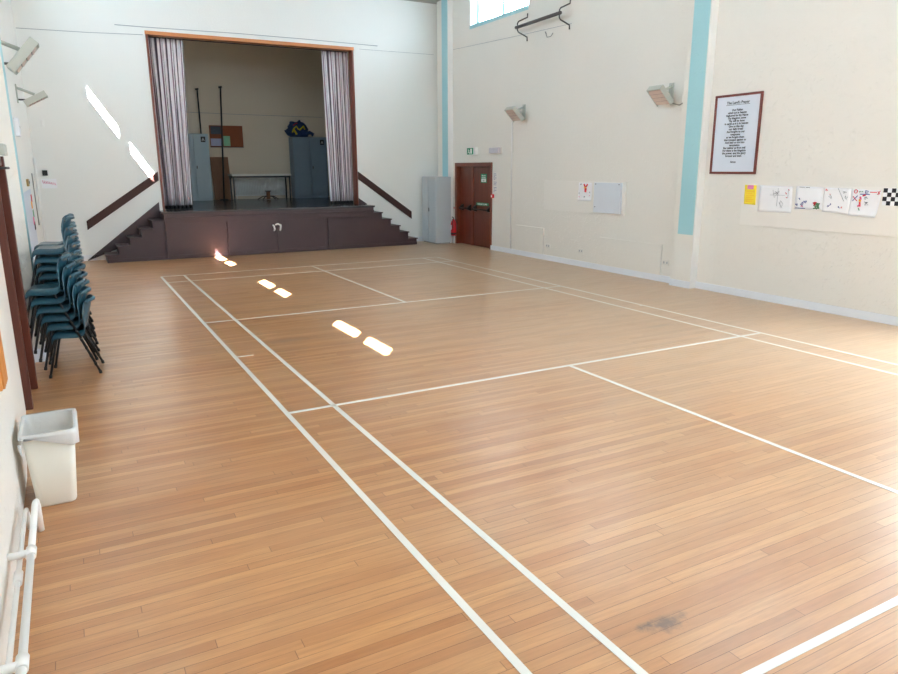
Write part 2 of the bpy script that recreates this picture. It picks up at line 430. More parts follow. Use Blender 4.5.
def steps(label, x0, sgn):
    t = thing('stage_steps', label, 'steps', (x0, SY + .35, 0), 'flights of steps beside the stage')
    n = 5; run = .25
    for k in range(n):
        z = SZ * (n - k) / 6; a = x0 + sgn * run * k; b = a + sgn * run
        lo, hi = min(a, b), max(a, b)
        L(t, MB().box(lo - (.025 if sgn < 0 else 0), hi + (.025 if sgn > 0 else 0), SY + .0, YF - .02, z - .03, z).build('tread', 'maroon', bevel=.006))
    poly = [(x0, SY + .03, 0)]
    for k in range(n):
        z = SZ * (n - k) / 6 - .03
        poly += [(x0 + sgn * run * k, SY + .03, z), (x0 + sgn * run * (k + 1), SY + .03, z)]
    poly.append((x0 + sgn * run * n, SY + .03, 0))
    L(t, MB().prism(poly, (0, YF - SY - .06, 0)).build('step_body', 'maroon'))
    L(t, MB().box(min(x0, x0 + sgn * run * n), max(x0, x0 + sgn * run * n), SY + .015, SY + .03, 0, .08).build('kick_board', 'maroon'))
    # sloping string board on the wall
    s0 = x0 + sgn * .0
    e = x0 + sgn * 1.62 if sgn < 0 else x0 + sgn * .4
    s0 = s0 if sgn < 0 else x0 - .12
    e = e if sgn < 0 else x0 + .10
    zt, ze = (1.27, .02) if sgn < 0 else (1.24, 1.09)
    L(t, MB().prism([(s0, YF - .02, zt), (e, YF - .02, ze), (e + (.0 if sgn < 0 else 0), YF - .02, max(0, ze - .2)), (s0, YF - .02, .6)], (0, .018, 0)).build('string_board', 'maroon'))
steps('brown steps on the left of the stage, by the stacked blue chairs', SX0, -1)
steps('brown steps on the right of the stage, by the grey locker', SX1, 1)
def rail(label, p, q, h=.2):
    d = Vector(q) - Vector(p)
    o = MB().prism([p, q, (q[0], q[1], q[2] - h), (p[0], p[1], p[2] - h)], (0, .035, 0)).build('handrail', 'maroon2', bevel=.006)
    return tag(o, label, 'handrail', 'sloping handrails beside the stage')
rail('dark brown plank handrail sloping down left of the stage', (-1.07, YF - .04, .89), (.52, YF - .04, 1.96))
rail('dark brown plank handrail sloping down right of the stage', (5.44, YF - .04, 1.93), (6.98, YF - .04, .84))

# curtains
def curtain(label, xt0, xt1, xb0, xb1, y, npl, seed):
    rnd = random.Random(seed)
    ph = [rnd.uniform(-.5, .5) for _ in range(npl + 2)]; am = [rnd.uniform(.7, 1.2) for _ in range(npl + 2)]
    NU, NV = npl * 12, 14; zt, zb = AZ - .085, SZ + .09
    bm = bmesh.new(); uvl = bm.loops.layers.uv.new('UVMap'); V = []
    for i in range(NU + 1):
        u = i / NU; k = u * npl; a = am[int(k)] 
        colv = []
        for j in range(NV + 1):
            w = j / NV; x = (xt0 + (xt1 - xt0) * u) * (1 - w) + (xb0 + (xb1 - xb0) * u) * w
            amp = (.035 + .03 * w) * a
            yy = y + amp * math.sin(2 * math.pi * k + ph[int(k)] * w * 1.2) + .012 * math.sin(5 * w + u * 9)
            xx = x + .016 * math.sin(4 * math.pi * k + w * 2) * (0 < i < NU)
            colv.append(bm.verts.new((xx, yy, zt + (zb - zt) * w)))
        V.append(colv)
    wid = npl * .23
    for i in range(NU):
        for j in range(NV):
            f = bm.faces.new((V[i][j], V[i + 1][j], V[i + 1][j + 1], V[i][j + 1])); f.smooth = True
            for lp, (a, b) in zip(f.loops, ((i, j), (i + 1, j), (i + 1, j + 1), (i, j + 1))): lp[uvl].uv = (a / NU * wid, b / NV)
    t = thing('stage_curtain', label, 'curtain', ((xb0 + xb1) / 2, y, SZ), 'striped curtains at the stage arch')
    m = MB(); m.bm.free(); m.bm = bm
    L(t, m.build('curtain_cloth', 'curtain', solid=.006))
    L(t, MB().grid(lambda u, v: (xb0 + (xb1 - xb0) * u, y + .05 * math.sin(2 * math.pi * npl * u) - .01, SZ + .004 + .09 * v), npl * 6, 1).build('dark_gap_strip', 'blackp', solid=.006))  # black strip standing in for the shaded gap under the cloth
    return t
curtain('striped white and mauve curtain gathered at the left of the stage arch', .62, 1.38, .63, 1.27, 17.16, 7, 1)
curtain('striped white and mauve curtain gathered at the right of the stage arch', 4.70, 5.40, 4.77, 5.40, 17.16, 7, 2)
tag(MB().tube([(AX0 + .03, 17.14, AZ - .08), (AX1 - .03, 17.14, AZ - .08)], .012).build('curtain_track', 'darkgrey'), 'thin dark curtain track under the pine arch head', 'curtain track')

# things on the stage
def cabinet(name, label, x0, x1, y0, y1, z0, z1, m, group, doors=2, labelled=None, face='y'):
    t = thing(name, label, 'cabinet', ((x0 + x1) / 2, (y0 + y1) / 2, z0), group)
    L(t, MB().box(x0, x1, y0 + .012, y1, z0 + .05, z1).build('body', m, bevel=.006))
    L(t, MB().box(x0 + .01, x1 - .01, y0 + .04, y1 - .02, z0, z0 + .05).build('plinth', m))
    w = (x1 - x0) / doors
    for k in range(doors):
        a, b = x0 + w * k + .022, x0 + w * (k + 1) - .022
        d = L(t, MB().box(a, b, y0 - .008, y0 + .016, z0 + .075, z1 - .03).build('door', m, bevel=.005))
        if labelled == k:
            e = MB().box(b - .20, b - .07, y0 - .012, y0 - .006, z1 - .24, z1 - .08).build('black_label', 'blackp', d); e.matrix_parent_inverse = d.matrix_parent_inverse
            e.parent = d; e.matrix_parent_inverse = Matrix.Identity(4); 
            e2 = MB().tube([(b - .165, y0 - .013, z1 - .20), (b - .135, y0 - .013, z1 - .12), (b - .105, y0 - .013, z1 - .20)], .009, 6).build('label_mark', 'white', d)
            e3 = MB().tube([(b - .15, y0 - .013, z1 - .175), (b - .12, y0 - .013, z1 - .175)], .006, 6).build('label_mark', 'white', d)
        if k == doors - 1:
            MB().box(a + .03, a + .06, y0 - .02, y0 - .006, (z0 + z1) / 2 - .03, (z0 + z1) / 2 + .05).build('door_lock', 'darkgrey', d)
    return t
CY = 21.55
cabinet('steel_cupboard', 'pale blue steel cupboard behind the left stage curtain', 1.62, 2.54, CY, 21.98, SZ, 3.03, 'locker', 'steel cupboards on the stage', 2, 1)
cabinet('steel_cupboard', 'blue-grey steel double-door cupboard with a blue bag on top', 5.10, 6.22, CY, 21.98, SZ, 2.99, 'locker2', 'steel cupboards on the stage', 2, 1)
def pole(label, p, q, r=.022, hook=False):
    t = thing('black_pole', label, 'pole', p, 'black poles on the stage')
    L(t, MB().tube([p, q], r, 8).build('shaft', 'black'))
    L(t, MB().tube([Vector(q) - Vector((.06, 0, .02)), Vector(q) + Vector((.04, 0, .0))], r * 1.1, 6).build('top_bracket', 'black'))
    if hook: L(t, MB().tube([(p[0] - .12, p[1], p[2] + .02), (p[0] + .12, p[1], p[2] + .02)], .02, 6).build('foot', 'black'))
pole('short black pole rising behind the pale blue cupboard', (2.44, 22.03, SZ), (2.42, 22.04, 4.35))
pole('tall black pole in front of the brown board on the stage', (2.84, 21.45, SZ), (3.0, 21.5, 4.38), .026, True)
# cork board with papers
t = thing('cork_board', 'brown cork notice board on the wall behind the stage', 'notice board', (3.15, SBY - .02, 3.0))
L(t, MB().box(2.68, 3.68, SBY - .025, SBY - .002, 2.67, 3.31).build('cork_panel', 'cork'))
L(t, MB().tube([(2.68, SBY - .03, 2.67), (3.68, SBY - .03, 2.67)], .012, 6).build('board_edge', 'maroon2'))
def sheet(name, label, m, x0, x1, y, z0, z1, grp=None, cat='paper'):
    return tag(MB().box(x0, x1, y - .004, y, z0, z1).build(name, m), label, cat, grp)
G = 'papers on the stage notice board'
sheet('dark_poster', 'dark blue-grey paper at the top left of the cork board', mat('dark_print', rgb(62, 72, 88), .5, var=.3, scale=25), 2.72, 3.02, SBY - .027, 3.05, 3.28, G)
sheet('lilac_notice', 'pale lilac paper at the lower left of the cork board', 'bluepaper', 2.70, 3.02, SBY - .027, 2.70, 2.92, G)
sheet('green_notice', 'pale green paper beside the black pole on the cork board', 'greenpaper', 3.08, 3.28, SBY - .027, 2.70, 3.0, G)
tag(MB().quadbox([(2.66, 21.90, SZ), (3.20, 21.90, SZ), (3.20, 21.925, SZ), (2.66, 21.925, SZ), (2.62, SBY - .03, 2.37), (3.17, SBY - .03, 2.37), (3.17, SBY - .005, 2.37), (2.62, SBY - .005, 2.37)]).build('hardboard_sheet', 'brownboard', bevel=.002), 'upright brown hardboard sheet leaning on the stage wall', 'board')
# radiator
t = thing('radiator', 'white ribbed panel radiator under the table on the stage', 'radiator', (4.14, SBY - .06, 1.15))
def rad(u, v):
    x = 3.32 + 1.64 * u
    return (x, SBY - .09 + .012 * math.sin(u * 2 * math.pi * 32), 1.2 + .5 * v)
L(t, MB().grid(rad, 256, 1).build('ribbed_panel', 'radiator', solid=.01))
L(t, MB().box(3.30, 4.98, SBY - .10, SBY - .03, 1.69, 1.725).build('top_grille', 'radiator', bevel=.004))
L(t, MB().box(3.30, 4.98, SBY - .10, SBY - .03, 1.17, 1.205).build('bottom_rail', 'radiator', bevel=.004))
L(t, MB().tube([(3.36, SBY - .05, 1.18), (3.36, SBY - .05, 1.05)], .012).build('supply_pipe', 'radiator'))
L(t, MB().tube([(4.92, SBY - .05, 1.18), (4.92, SBY - .05, 1.05)], .012).build('supply_pipe', 'radiator'))
# table
t = thing('folding_table', 'long narrow table with black legs in front of the stage radiator', 'table', (3.85, 21.0, SZ))
TX0, TX1, TY0, TY1, TZ = 3.00, 4.80, 20.85, 21.40, 1.83
L(t, MB().box(TX0, TX1, TY0, TY1, TZ - .03, TZ + .025).build('tabletop', 'tabletop', bevel=.004))
mb = MB(); mb.box(TX0 + .02, TX1 - .02, TY0 + .02, TY0 + .05, TZ - .085, TZ - .03); mb.box(TX0 + .02, TX1 - .02, TY1 - .05, TY1 - .02, TZ - .085, TZ - .03)
mb.box(TX0 + .02, TX0 + .05, TY0 + .05, TY1 - .05, TZ - .085, TZ - .03); mb.box(TX1 - .05, TX1 - .02, TY0 + .05, TY1 - .05, TZ - .085, TZ - .03)
L(t, mb.build('apron_frame', 'black'))
for x in (TX0 + .05, TX1 - .05):
    for y in (TY0 + .05, TY1 - .05):
        L(t, MB().box(x - .021, x + .021, y - .021, y + .021, SZ, TZ - .085).build('leg', 'black'))
# small wooden post on a dark spread base
t = thing('wooden_stand', 'small brown wooden post on a dark base under the stage table', 'stand', (4.13, 21.2, SZ))
L(t, MB().box(4.06, 4.16, 21.05, 21.15, SZ + .02, SZ + .25).build('post', 'brownboard', bevel=.005))
L(t, MB().box(4.03, 4.19, 21.03, 21.17, SZ + .25, SZ + .275).build('post_cap', 'black'))
for a in range(5):
    an = a * 2 * math.pi / 5 + .3
    L(t, MB().tube([(4.11, 21.1, SZ + .12), (4.11 + .18 * math.cos(an), 21.1 + .10 * math.sin(an), SZ + .10), (4.11 + .34 * math.cos(an), 21.1 + .16 * math.sin(an), SZ + .015)], .014, 6).build('foot', 'black'))
# bag on cupboard
t = thing('holdall_bag', 'crumpled blue bag with yellow straps on top of the blue-grey cupboard', 'bag', (5.35, 21.75, 2.99))
rnd = random.Random(4)
from mathutils import noise as mnoise
def bag(u, v):
    th = u * 2 * math.pi; ph = v * math.pi
    d = Vector((math.sin(ph) * math.cos(th), math.sin(ph) * math.sin(th), math.cos(ph)))
    n = mnoise.noise(d * 2.3 + Vector((3, 1, 7))) * .38 + mnoise.noise(d * 5 + Vector((9, 2, 1))) * .16
    r = 1 + n
    z = max(-.05, d.z * r * .27 + .16)
    return (5.33 + d.x * r * (.27 + .12 * (1 - (d.z + 1) / 2)), 21.76 + d.y * r * .17, 2.99 + .055 + z)
L(t, MB().grid(bag, 40, 24, close=True).build('bag_body', 'bag_blue'))
L(t, MB().tube([(5.12, 21.58, 3.12), (5.17, 21.55, 3.24), (5.25, 21.54, 3.31), (5.29, 21.54, 3.24), (5.35, 21.54, 3.2), (5.43, 21.545, 3.27), (5.48, 21.56, 3.32), (5.53, 21.58, 3.22)], .022, 8).build('yellow_strap', 'bag_yellow'))
L(t, MB().tube([(5.16, 21.57, 3.22), (5.22, 21.55, 3.12), (5.25, 21.55, 3.06)], .03, 8).build('yellow_strap', 'bag_yellow'))
L(t, MB().tube([(5.55, 21.7, 3.08), (5.72, 21.68, 3.13), (5.82, 21.66, 3.08), (5.78, 21.66, 3.02)], [.05, .06, .05, .03], 8).build('bag_corner', 'bag_blue'))
L(t, MB().tube([(5.12, 21.7, 3.06), (4.98, 21.68, 3.12), (4.9, 21.66, 3.18), ], [.07, .05, .02], 8).build('bag_corner', 'bag_blue'))
L(t, MB().tube([(5.16, 21.6, 3.33), (5.24, 21.58, 3.40), (5.3, 21.58, 3.40)], .015, 6).build('red_piping', 'red'))
# thin surface cables
def cable(label, pts, r=.008, m='greyink', name='surface_cable'):
    return tag(MB().tube(pts, r, 6).build(name, m), label, 'cable', 'thin cables clipped to the walls')
cable('thin grey crack line across the wall behind the stage', [(1.6, SBY - .008, 3.68), (3.4, SBY - .008, 3.655), (6.3, SBY - .008, 3.64)], .006)  # thin tube standing for a crack in the stage back wall
cable('thin grey cable running along the far wall above the arch', [(-.05, YF - .01, 5.06), (.5, YF - .01, 5.06), (2.5, YF - .01, 5.09), (4.2, YF - .01, 5.09), (6.1, YF - .01, 5.07)], .008)
cable('thin grey cable from the arch to the right corner of the far wall', [(5.6, YF - .008, 4.96), (7.72, YF - .004, 4.97)], .004)
cable('thin grey cable from the left corner to the arch on the far wall', [(XL + .02, YF - .008, 4.84), (-.6, YF - .008, 4.86), (.5, YF - .008, 4.90)], .006)
cable('thin grey cable on the right wall below the high window', [(XR - .008, 16.0, 4.99), (XR - .008, 12.9, 4.86), (XR - .004, 11.1, 4.80)], .004)

# ------------------------------------------------------------------ court lines
ct = thing('badminton_court_marking', 'white badminton court lines taped on the wooden hall floor', 'court marking', (3.0, 6.7, 0))
lw = .021
def cl(x0, x1, y0, y1): L(ct, MB().box(x0, x1, y0, y1, .0004, .0022).build('court_line', 'line'))
cxs = dict(XL=.02, XLi=.436, XC=3.012, XRi=5.636, XR=6.0)
cys = dict(YA=.0, YD2=.70, YS2=4.69, YS=8.731, YD=12.62, YB=13.443)
for k in ('XL', 'XLi', 'XRi', 'XR'): cl(cxs[k] - lw, cxs[k] + lw, cys['YA'], cys['YB'])
for k in ('YA', 'YD2', 'YS2', 'YS', 'YD', 'YB'):
    cl(cxs['XL'], cxs['XR'], cys[k] - lw, cys[k] + lw)
for a, b in (('YA', 'YS2'), ('YS', 'YB')): cl(cxs['XC'] - lw, cxs['XC'] + lw, cys[a], cys[b])
cl(.02, .22, 6.73, 6.76); cl(5.93, 6.0, 6.72, 6.75)

# ------------------------------------------------------------------ fire door (right wall)
DX = XR + .10
d = struct((MB().box(XR - .02, XR + .16, ED0 - .07, ED0 + .02, 0, 2.14).box(XR - .02, XR + .16, ED1 - .02, ED1 + .07, 0, 2.14).box(XR - .02, XR + .16, ED0 + .02, ED1 - .02, 2.04, 2.14).build('door_1', 'mahogh', bevel=.006)))
MB().box(DX, DX + .045, ED0 + .025, 15.14, .01, 2.035).build('door_leaf', 'mahog', d)
MB().box(DX, DX + .045, 15.15, ED1 - .025, .01, 2.035).build('door_leaf', 'mahog', d)
MB().box(DX - .018, DX, 15.11, 15.20, .01, 2.03).build('meeting_stile', 'mahogh', d)
MB().box(DX + .05, DX + .3, ED0, ED1, 0, 2.1).build('door_backing', 'mahog', d)
def panic(y0, y1):
    h = MB().tube([(DX - .10, y0, .97), (DX - .10, y1, .97)], .018, 8).build('push_bar', 'black', d)
    for y in (y0, y1):
        MB().prism([(DX, y - .035, .90), (DX, y - .035, 1.07), (DX - .06, y - .035, 1.04), (DX - .12, y - .035, .98), (DX - .12, y - .035, .94), (DX - .06, y - .035, .92)], (0, .07, 0)).build('bar_bracket', 'black', h)
panic(14.26, 14.98); panic(15.26, 15.66)
s = tag(MB().box(DX - .004, DX, 14.46, 14.74, 1.64, 1.86).build('fire_door_sign', 'green'), 'green and white square sign high on the brown fire door', 'sign')
MB().box(DX - .006, DX - .004, 14.49, 14.71, 1.66, 1.74).build('white_patch', 'white', s)
text('lettering', 'FIRE EXIT', .045, 'white', s, TR(DX - .0055, 14.6, 1.80)); text('lettering', 'KEEP CLEAR', .036, 'white', s, TR(DX - .0055, 14.6, 1.755))
text('lettering', 'EXIT', .05, 'green', s, TR(DX - .0075, 14.6, 1.68))
s = tag(MB().box(DX - .004, DX, 14.36, 14.96, 1.065, 1.135).build('push_bar_sign', 'green'), 'long green strip sign above the push bar of the fire door', 'sign')
text('lettering', 'PUSH BAR TO OPEN', .052, 'white', s, TR(DX - .0055, 14.66, 1.082))
# exit box over the door
t = thing('exit_sign_box', 'small green running-man exit sign above the brown fire door', 'sign', (XR - .1, 14.95, 2.4))
L(t, MB().box(XR - .10, XR, 14.72, 15.12, 2.33, 2.51).build('case', 'white', bevel=.004))
L(t, MB().box(XR - .104, XR - .10, 14.80, 15.11, 2.34, 2.50).build('green_face', 'green'))
mb = MB(); X = XR - .108
mb.tube([(X, 15.03, 2.465), (X, 15.028, 2.47)], .014, 8); mb.tube([(X, 15.03, 2.45), (X, 15.0, 2.41)], .011, 6)
mb.tube([(X, 15.0, 2.41), (X, 15.03, 2.385), (X, 15.06, 2.375)], .008, 6); mb.tube([(X, 15.0, 2.41), (X, 14.97, 2.38), (X, 14.975, 2.35)], .008, 6)
mb.tube([(X, 15.05, 2.43), (X, 15.02, 2.44), (X, 14.98, 2.44)], .006, 6); mb.box(X - .001, X + .004, 14.86, 14.93, 2.36, 2.48)
L(t, mb.build('running_figure', 'white'))
t = thing('emergency_light', 'white box emergency light right of the exit sign', 'light fitting', (XR, 13.86, 2.4))
L(t, MB().box(XR - .035, XR, 13.60, 14.06, 2.34, 2.49).build('back_case', 'offwhite', bevel=.006))
L(t, MB().box(XR - .11, XR - .035, 13.62, 14.04, 2.35, 2.48).build('diffuser', mat('lilac_grey_diffuser', rgb(196, 194, 204), .35), bevel=.012))
t = thing('fire_call_point', 'red fire alarm call point on the frame right of the door', 'alarm', (XR, 13.98, 1.33))
L(t, MB().box(XR - .05, XR, 13.94, 14.03, 1.285, 1.375).build('case', 'red', bevel=.005)); L(t, MB().box(XR - .054, XR - .05, 13.96, 14.01, 1.305, 1.355).build('break_glass', 'white'))
t = thing('wall_notice', 'tall white list of writing right of the fire door', 'paper', (XR, 13.88, 1.65))
L(t, MB().box(XR - .004, XR, 13.78, 13.99, 1.40, 1.90).build('sheet', 'boardpaint'))
mb = MB(); rnd = random.Random(3)
for k in range(14):
    z = 1.87 - k * .033; a = 13.97 - rnd.uniform(0, .03)
    if k in (5, 9): continue
    mb.box(XR - .0055, XR - .004, a - rnd.uniform(.05, .15), a, z - .008, z)
L(t, mb.build('handwriting', 'blueink'))
t = thing('light_switch', 'small white light switch left of the fire door', 'switch', (XR, 15.93, .95))
L(t, MB().box(XR - .015, XR, 15.915, 15.995, .90, 1.0).build('plate', 'offwhite', bevel=.003)); L(t, MB().box(XR - .02, XR - .015, 15.935, 15.975, .93, .97).build('rocker', 'redink'))
# extinguisher
ex = thing('fire_extinguisher', 'red fire extinguisher hanging between the grey locker and the fire door', 'extinguisher', (XR - .11, 15.90, .24))
def lathe(prof, cx, cy, seg=20):
    return MB().grid(lambda u, v: (cx + prof[round(v * (len(prof) - 1))][0] * math.cos(u * 2 * math.pi), cy + prof[round(v * (len(prof) - 1))][0] * math.sin(u * 2 * math.pi), prof[round(v * (len(prof) - 1))][1]), seg, len(prof) - 1, close=True)
EX, EY = XR - .095, 15.845
L(ex, lathe([(.0, .22), (.07, .22), (.075, .24), (.075, .55), (.06, .60), (.03, .63), (.02, .66), (0, .66)], EX, EY).build('cylinder', 'red'))
L(ex, lathe([(.076, .245), (.0765, .25), (.0765, .29), (.076, .295)], EX, EY).build('base_band', 'blackp'))
L(ex, MB().box(EX - .078, EX - .0765, EY - .03, EY + .03, .38, .50).build('label_panel', 'paper'))
L(ex, MB().tube([(EX, EY, .66), (EX - .01, EY, .70), (EX - .06, EY - .02, .72)], .012, 8).build('handle', 'black'))
L(ex, MB().tube([(EX, EY, .67), (EX - .05, EY - .04, .66), (EX - .08, EY - .07, .56), (EX - .07, EY - .075, .42)], .011, 8).build('hose', 'blackp'))
L(ex, MB().box(XR - .03, XR, EY - .03, EY + .03, .36, .60).build('wall_bracket', 'darkgrey'))
t = thing('wall_box', 'low white box on the skirting under the extinguisher', 'box', (XR, 15.98, 0))
L(t, MB().box(XR - .05, XR, 15.915, 15.99, .0, .2).build('box_body', 'white', bevel=.004))
# tall grey locker by the door
lk = thing('tall_locker', 'tall light grey steel locker between the stage steps and the fire door', 'locker', (7.5, 16.3, 0))
LX, LY0, LY1, LZ = 7.27, 15.90, 16.74, 1.78
LXB = XR - .145
L(lk, MB().box(LX + .012, LXB, LY0, LY1, .03, LZ).build('body', 'hall_locker', bevel=.005))
L(lk, MB().box(LX + .03, LXB - .02, LY0 + .02, LY1 - .02, 0, .03).build('plinth', 'grey'))
for a, b in ((LY0 + .012, 16.34), (16.37, LY1 - .012)):
    dd = L(lk, MB().box(LX - .008, LX + .014, a, b, .05, LZ - .02).build('door', 'hall_locker', bevel=.004))
    if a < 16.2: MB().box(LX - .02, LX - .008, 16.29, 16.32, .86, .96).build('door_handle', 'darkgrey', dd)
# sockets
def socket(label, y, z):
    t = thing('wall_socket', label, 'socket', (XR, y, z), 'white sockets low on the right wall')
    L(t, MB().box(XR - .012, XR, y - .075, y + .075, z - .045, z + .045).build('plate', 'offwhite', bevel=.003))
    for dy in (-.037, .037): L(t, MB().box(XR - .0145, XR - .012, y + dy - .012, y + dy + .012, z - .015, z + .02).build('socket_outlet', 'greyink'))
socket('white double socket at the edge of the textured low panel', 11.67, .32)
socket('white double socket below the grey notice board', 10.53, .32)
socket('white double socket beside the teal-striped pilaster', 8.16, .35)
tag(MB().tube([(XR - .02, 13.16, .115), (XR - .02, 13.16, 3.03), (XR - .06, 12.9, 3.1)], .018, 8).build('conduit_pipe', 'white'), 'white vertical conduit down the right wall below the wall heater', 'conduit')
# low covers on the wall
def cover(label, y0, y1, z0, z1, m='plaster'):
    return tag(MB().box(XR - .028, XR, y0, y1, z0, z1).build('wall_cover_panel', m, bevel=.003), label, 'panel', 'low cover panels on the right wall')
cover('rough textured low cover panel nearest the white conduit', 11.83, 12.93, .117, .70)
cover('cream low cover panel between the rough panel and the pilaster', 8.26, 9.95, .117, .66)

# notice strip and drawings
nb = tag(MB().box(XR - .032, XR, 2.2, 6.65, 1.13, 1.75).build('pinboard_strip', 'boardpaint', bevel=.003), 'long cream pinboard strip holding the drawings and chequered paper', 'notice board')
XN = XR - .0345
def strokes(m, parent, lines, x=XN - .006, r=.004):
    mb = MB()
    for l in lines: mb.tube([(x, a, b) for a, b in l], r, 5)
    o = mb.build('drawing', m, parent); return o
def page(name, label, cat, grp, quad, m='paper', x=XN, curl=.0):
    """quad: (y,z) of tl,tr,br,bl"""
    tl, tr, br, bl = [Vector((0, q[0], q[1])) for q in quad]
    def f(u, v):
        p = (tl * (1 - u) + tr * u) * (1 - v) + (bl * (1 - u) + br * u) * v
        return (x - .002 - curl * (max(0, v - .6) / .4) ** 2 * (.4 + .6 * u), p.y, p.z)
    o = MB().grid(f, 10, 10).build(name, m, solid=.0009)
    return tag(o, label, cat, grp)
GD = "children's drawings on the pinboard strip"
y_ = page('yellow_notice', 'yellow notice with a pink label at the left end of the pinboard strip', 'paper', None, [(6.61, 1.74), (6.40, 1.735), (6.39, 1.44), (6.60, 1.45)], 'yellow')
MB().box(XN - .006, XN - .003, 6.45, 6.56, 1.675, 1.735).build('pink_label', 'pink', y_)
strokes('orangeink', y_, [[(6.57, 1.64 - k * .03), (6.43 + .03 * (k % 2), 1.64 - k * .03)] for k in range(6)], r=.003)
rnd = random.Random(11)
def scrib(y, z, s, n=9):
    return [(y + rnd.uniform(-s, s), z + rnd.uniform(-s, s)) for _ in range(n)]
p = page('child_drawing', 'wide faint pencil drawing beside the yellow notice', 'drawing', GD, [(6.34, 1.74), (5.79, 1.73), (5.77, 1.35), (6.34, 1.35)])
strokes('greyink', p, [scrib(6.05, 1.62, .06), [(6.15, 1.6), (5.9, 1.6)], scrib(5.97, 1.48, .06), [(6.02, 1.7), (6.02, 1.44)], [(5.85, 1.68), (5.85, 1.56)]], r=.0025)
strokes('redink', p, [scrib(5.88, 1.63, .014, 5), scrib(5.84, 1.68, .012, 5), scrib(5.87, 1.57, .012, 5)])
p = page('child_drawing', 'drawing with blue scribbles and a red blob along its bottom edge', 'drawing', GD, [(5.73, 1.74), (5.31, 1.73), (5.30, 1.42), (5.73, 1.41)])
strokes('blueink', p, [scrib(5.62, 1.5, .03, 7), scrib(5.70, 1.47, .02, 6), scrib(5.57, 1.53, .03, 6), [(5.71, 1.43), (5.56, 1.43)], scrib(5.66, 1.56, .015, 4)], r=.005)
strokes('greenink', p, [scrib(5.39, 1.465, .05, 14)], r=.008)
strokes('redink', p, [scrib(5.42, 1.50, .025, 12)], r=.010)
strokes('pinkink', p, [scrib(5.61, 1.45, .02, 8)], r=.006)
strokes('blackink', p, [[(5.68, 1.725), (5.60, 1.722)], [(5.58, 1.722), (5.52, 1.72)]], r=.003)
p = page('child_drawing', 'pale drawing with small scattered coloured dots and pencil figures', 'drawing', GD, [(5.30, 1.73), (4.91, 1.72), (4.92, 1.38), (5.30, 1.40)], curl=.012)
strokes('greyink', p, [scrib(5.0, 1.66, .03, 7), scrib(4.98, 1.6, .03, 6), scrib(5.2, 1.6, .03, 6), [(5.1, 1.72), (5.0, 1.55)]], r=.003)
strokes('redink', p, [scrib(5.26, 1.69, .02, 6), scrib(5.21, 1.64, .012, 4), scrib(5.02, 1.47, .012, 4)])
strokes('blueink', p, [scrib(5.22, 1.48, .014, 5), scrib(5.06, 1.47, .016, 5), scrib(5.07, 1.40, .01, 4), scrib(5.18, 1.5, .02, 4)])
p = page('child_drawing', 'drawing with red and blue lettering and a pink figure by the chequered paper', 'drawing', GD, [(4.91, 1.72), (4.51, 1.70), (4.54, 1.355), (4.92, 1.37)], curl=.03)
ring = lambda y, z, r, n=10: [(y + r * math.cos(k * 2 * math.pi / n), z + r * math.sin(k * 2 * math.pi / n)) for k in range(n + 1)]
strokes('redink', p, [ring(4.85, 1.685, .022), [(4.66, 1.68), (4.57, 1.68)], [(4.56, 1.69), (4.53, 1.66), (4.56, 1.65), (4.53, 1.70)], [(4.88, 1.62), (4.82, 1.56)]], r=.005)
strokes('blueink', p, [[(4.72, 1.665), (4.72, 1.70), (4.68, 1.69), (4.71, 1.68), (4.68, 1.67), (4.72, 1.665)], [(4.88, 1.56), (4.82, 1.63)], [(4.79, 1.65), (4.66, 1.65)]], r=.005)
strokes('greenink', p, [[(4.80, 1.675), (4.79, 1.69)], [(4.77, 1.68), (4.76, 1.69)], [(4.79, 1.47), (4.77, 1.44)]], r=.006)
strokes('pinkink', p, [[(4.78, 1.62), (4.77, 1.58)], [(4.80, 1.49), (4.77, 1.52)]], r=.012)
strokes('orangeink', p, [[(4.785, 1.585), (4.775, 1.555)]], r=.014)
strokes('redink', p, [[(4.78, 1.55), (4.77, 1.49)], [(4.75, 1.63), (4.71, 1.645)]], r=.010)
strokes('greyink', p, [scrib(4.70, 1.60, .03, 8), scrib(4.69, 1.52, .035, 8)], r=.003)
# chequered paper
o = MB(); o.box(XN - .004, XN, 3.75, 4.49, 1.52, 1.735)
for i in range(14):
    for j in range(4):
        if (i + j) % 2: o.box(XN - .006, XN - .004, 4.49 - (i + 1) * .0525, 4.49 - i * .0525, 1.52 + j * .0537, 1.52 + (j + 1) * .0537, 1)
tag(o.build('chequered_paper', ['paper', 'blackink']), 'black and white chequered paper at the right end of the drawings', 'paper')

# smaller display on the wall
tag(MB().box(XR - .020, XR, 9.28, 11.85, 1.11, 1.735).build('pinboard', 'boardpaint', bevel=.002), 'cream painted pinboard behind the flower drawing and grey board', 'notice board')
t = thing('grey_board', 'blue-grey square board beside the red flower drawing', 'board', (XR, 9.74, 1.43))
L(t, MB().box(XR - .065, XR - .020, 9.36, 10.13, 1.14, 1.72).build('board_panel', 'whiteboard', bevel=.004))
mb = MB()
for a, b in ((10.08, 1.25), (10.08, 1.69), (9.41, 1.69)): mb.tube([(XR - .067, a, b), (XR - .065, a, b)], .012, 8)
L(t, mb.build('fixing_screw', 'darkgrey'))
p = page('flower_drawing', 'white sheet with a painted red flower beside the grey board', 'drawing', None, [(10.65, 1.71), (10.24, 1.71), (10.23, 1.35), (10.67, 1.35)], x=XR - .024, curl=.02)
strokes('redink', p, [[(10.44, 1.63), (10.48, 1.68)], [(10.41, 1.63), (10.37, 1.68)], [(10.44, 1.60), (10.44, 1.53)], [(10.41, 1.60), (10.42, 1.52)]], x=XR - .030, r=.016)
strokes('orangeink', p, [[(10.46, 1.61), (10.41, 1.615)]], x=XR - .032, r=.018)
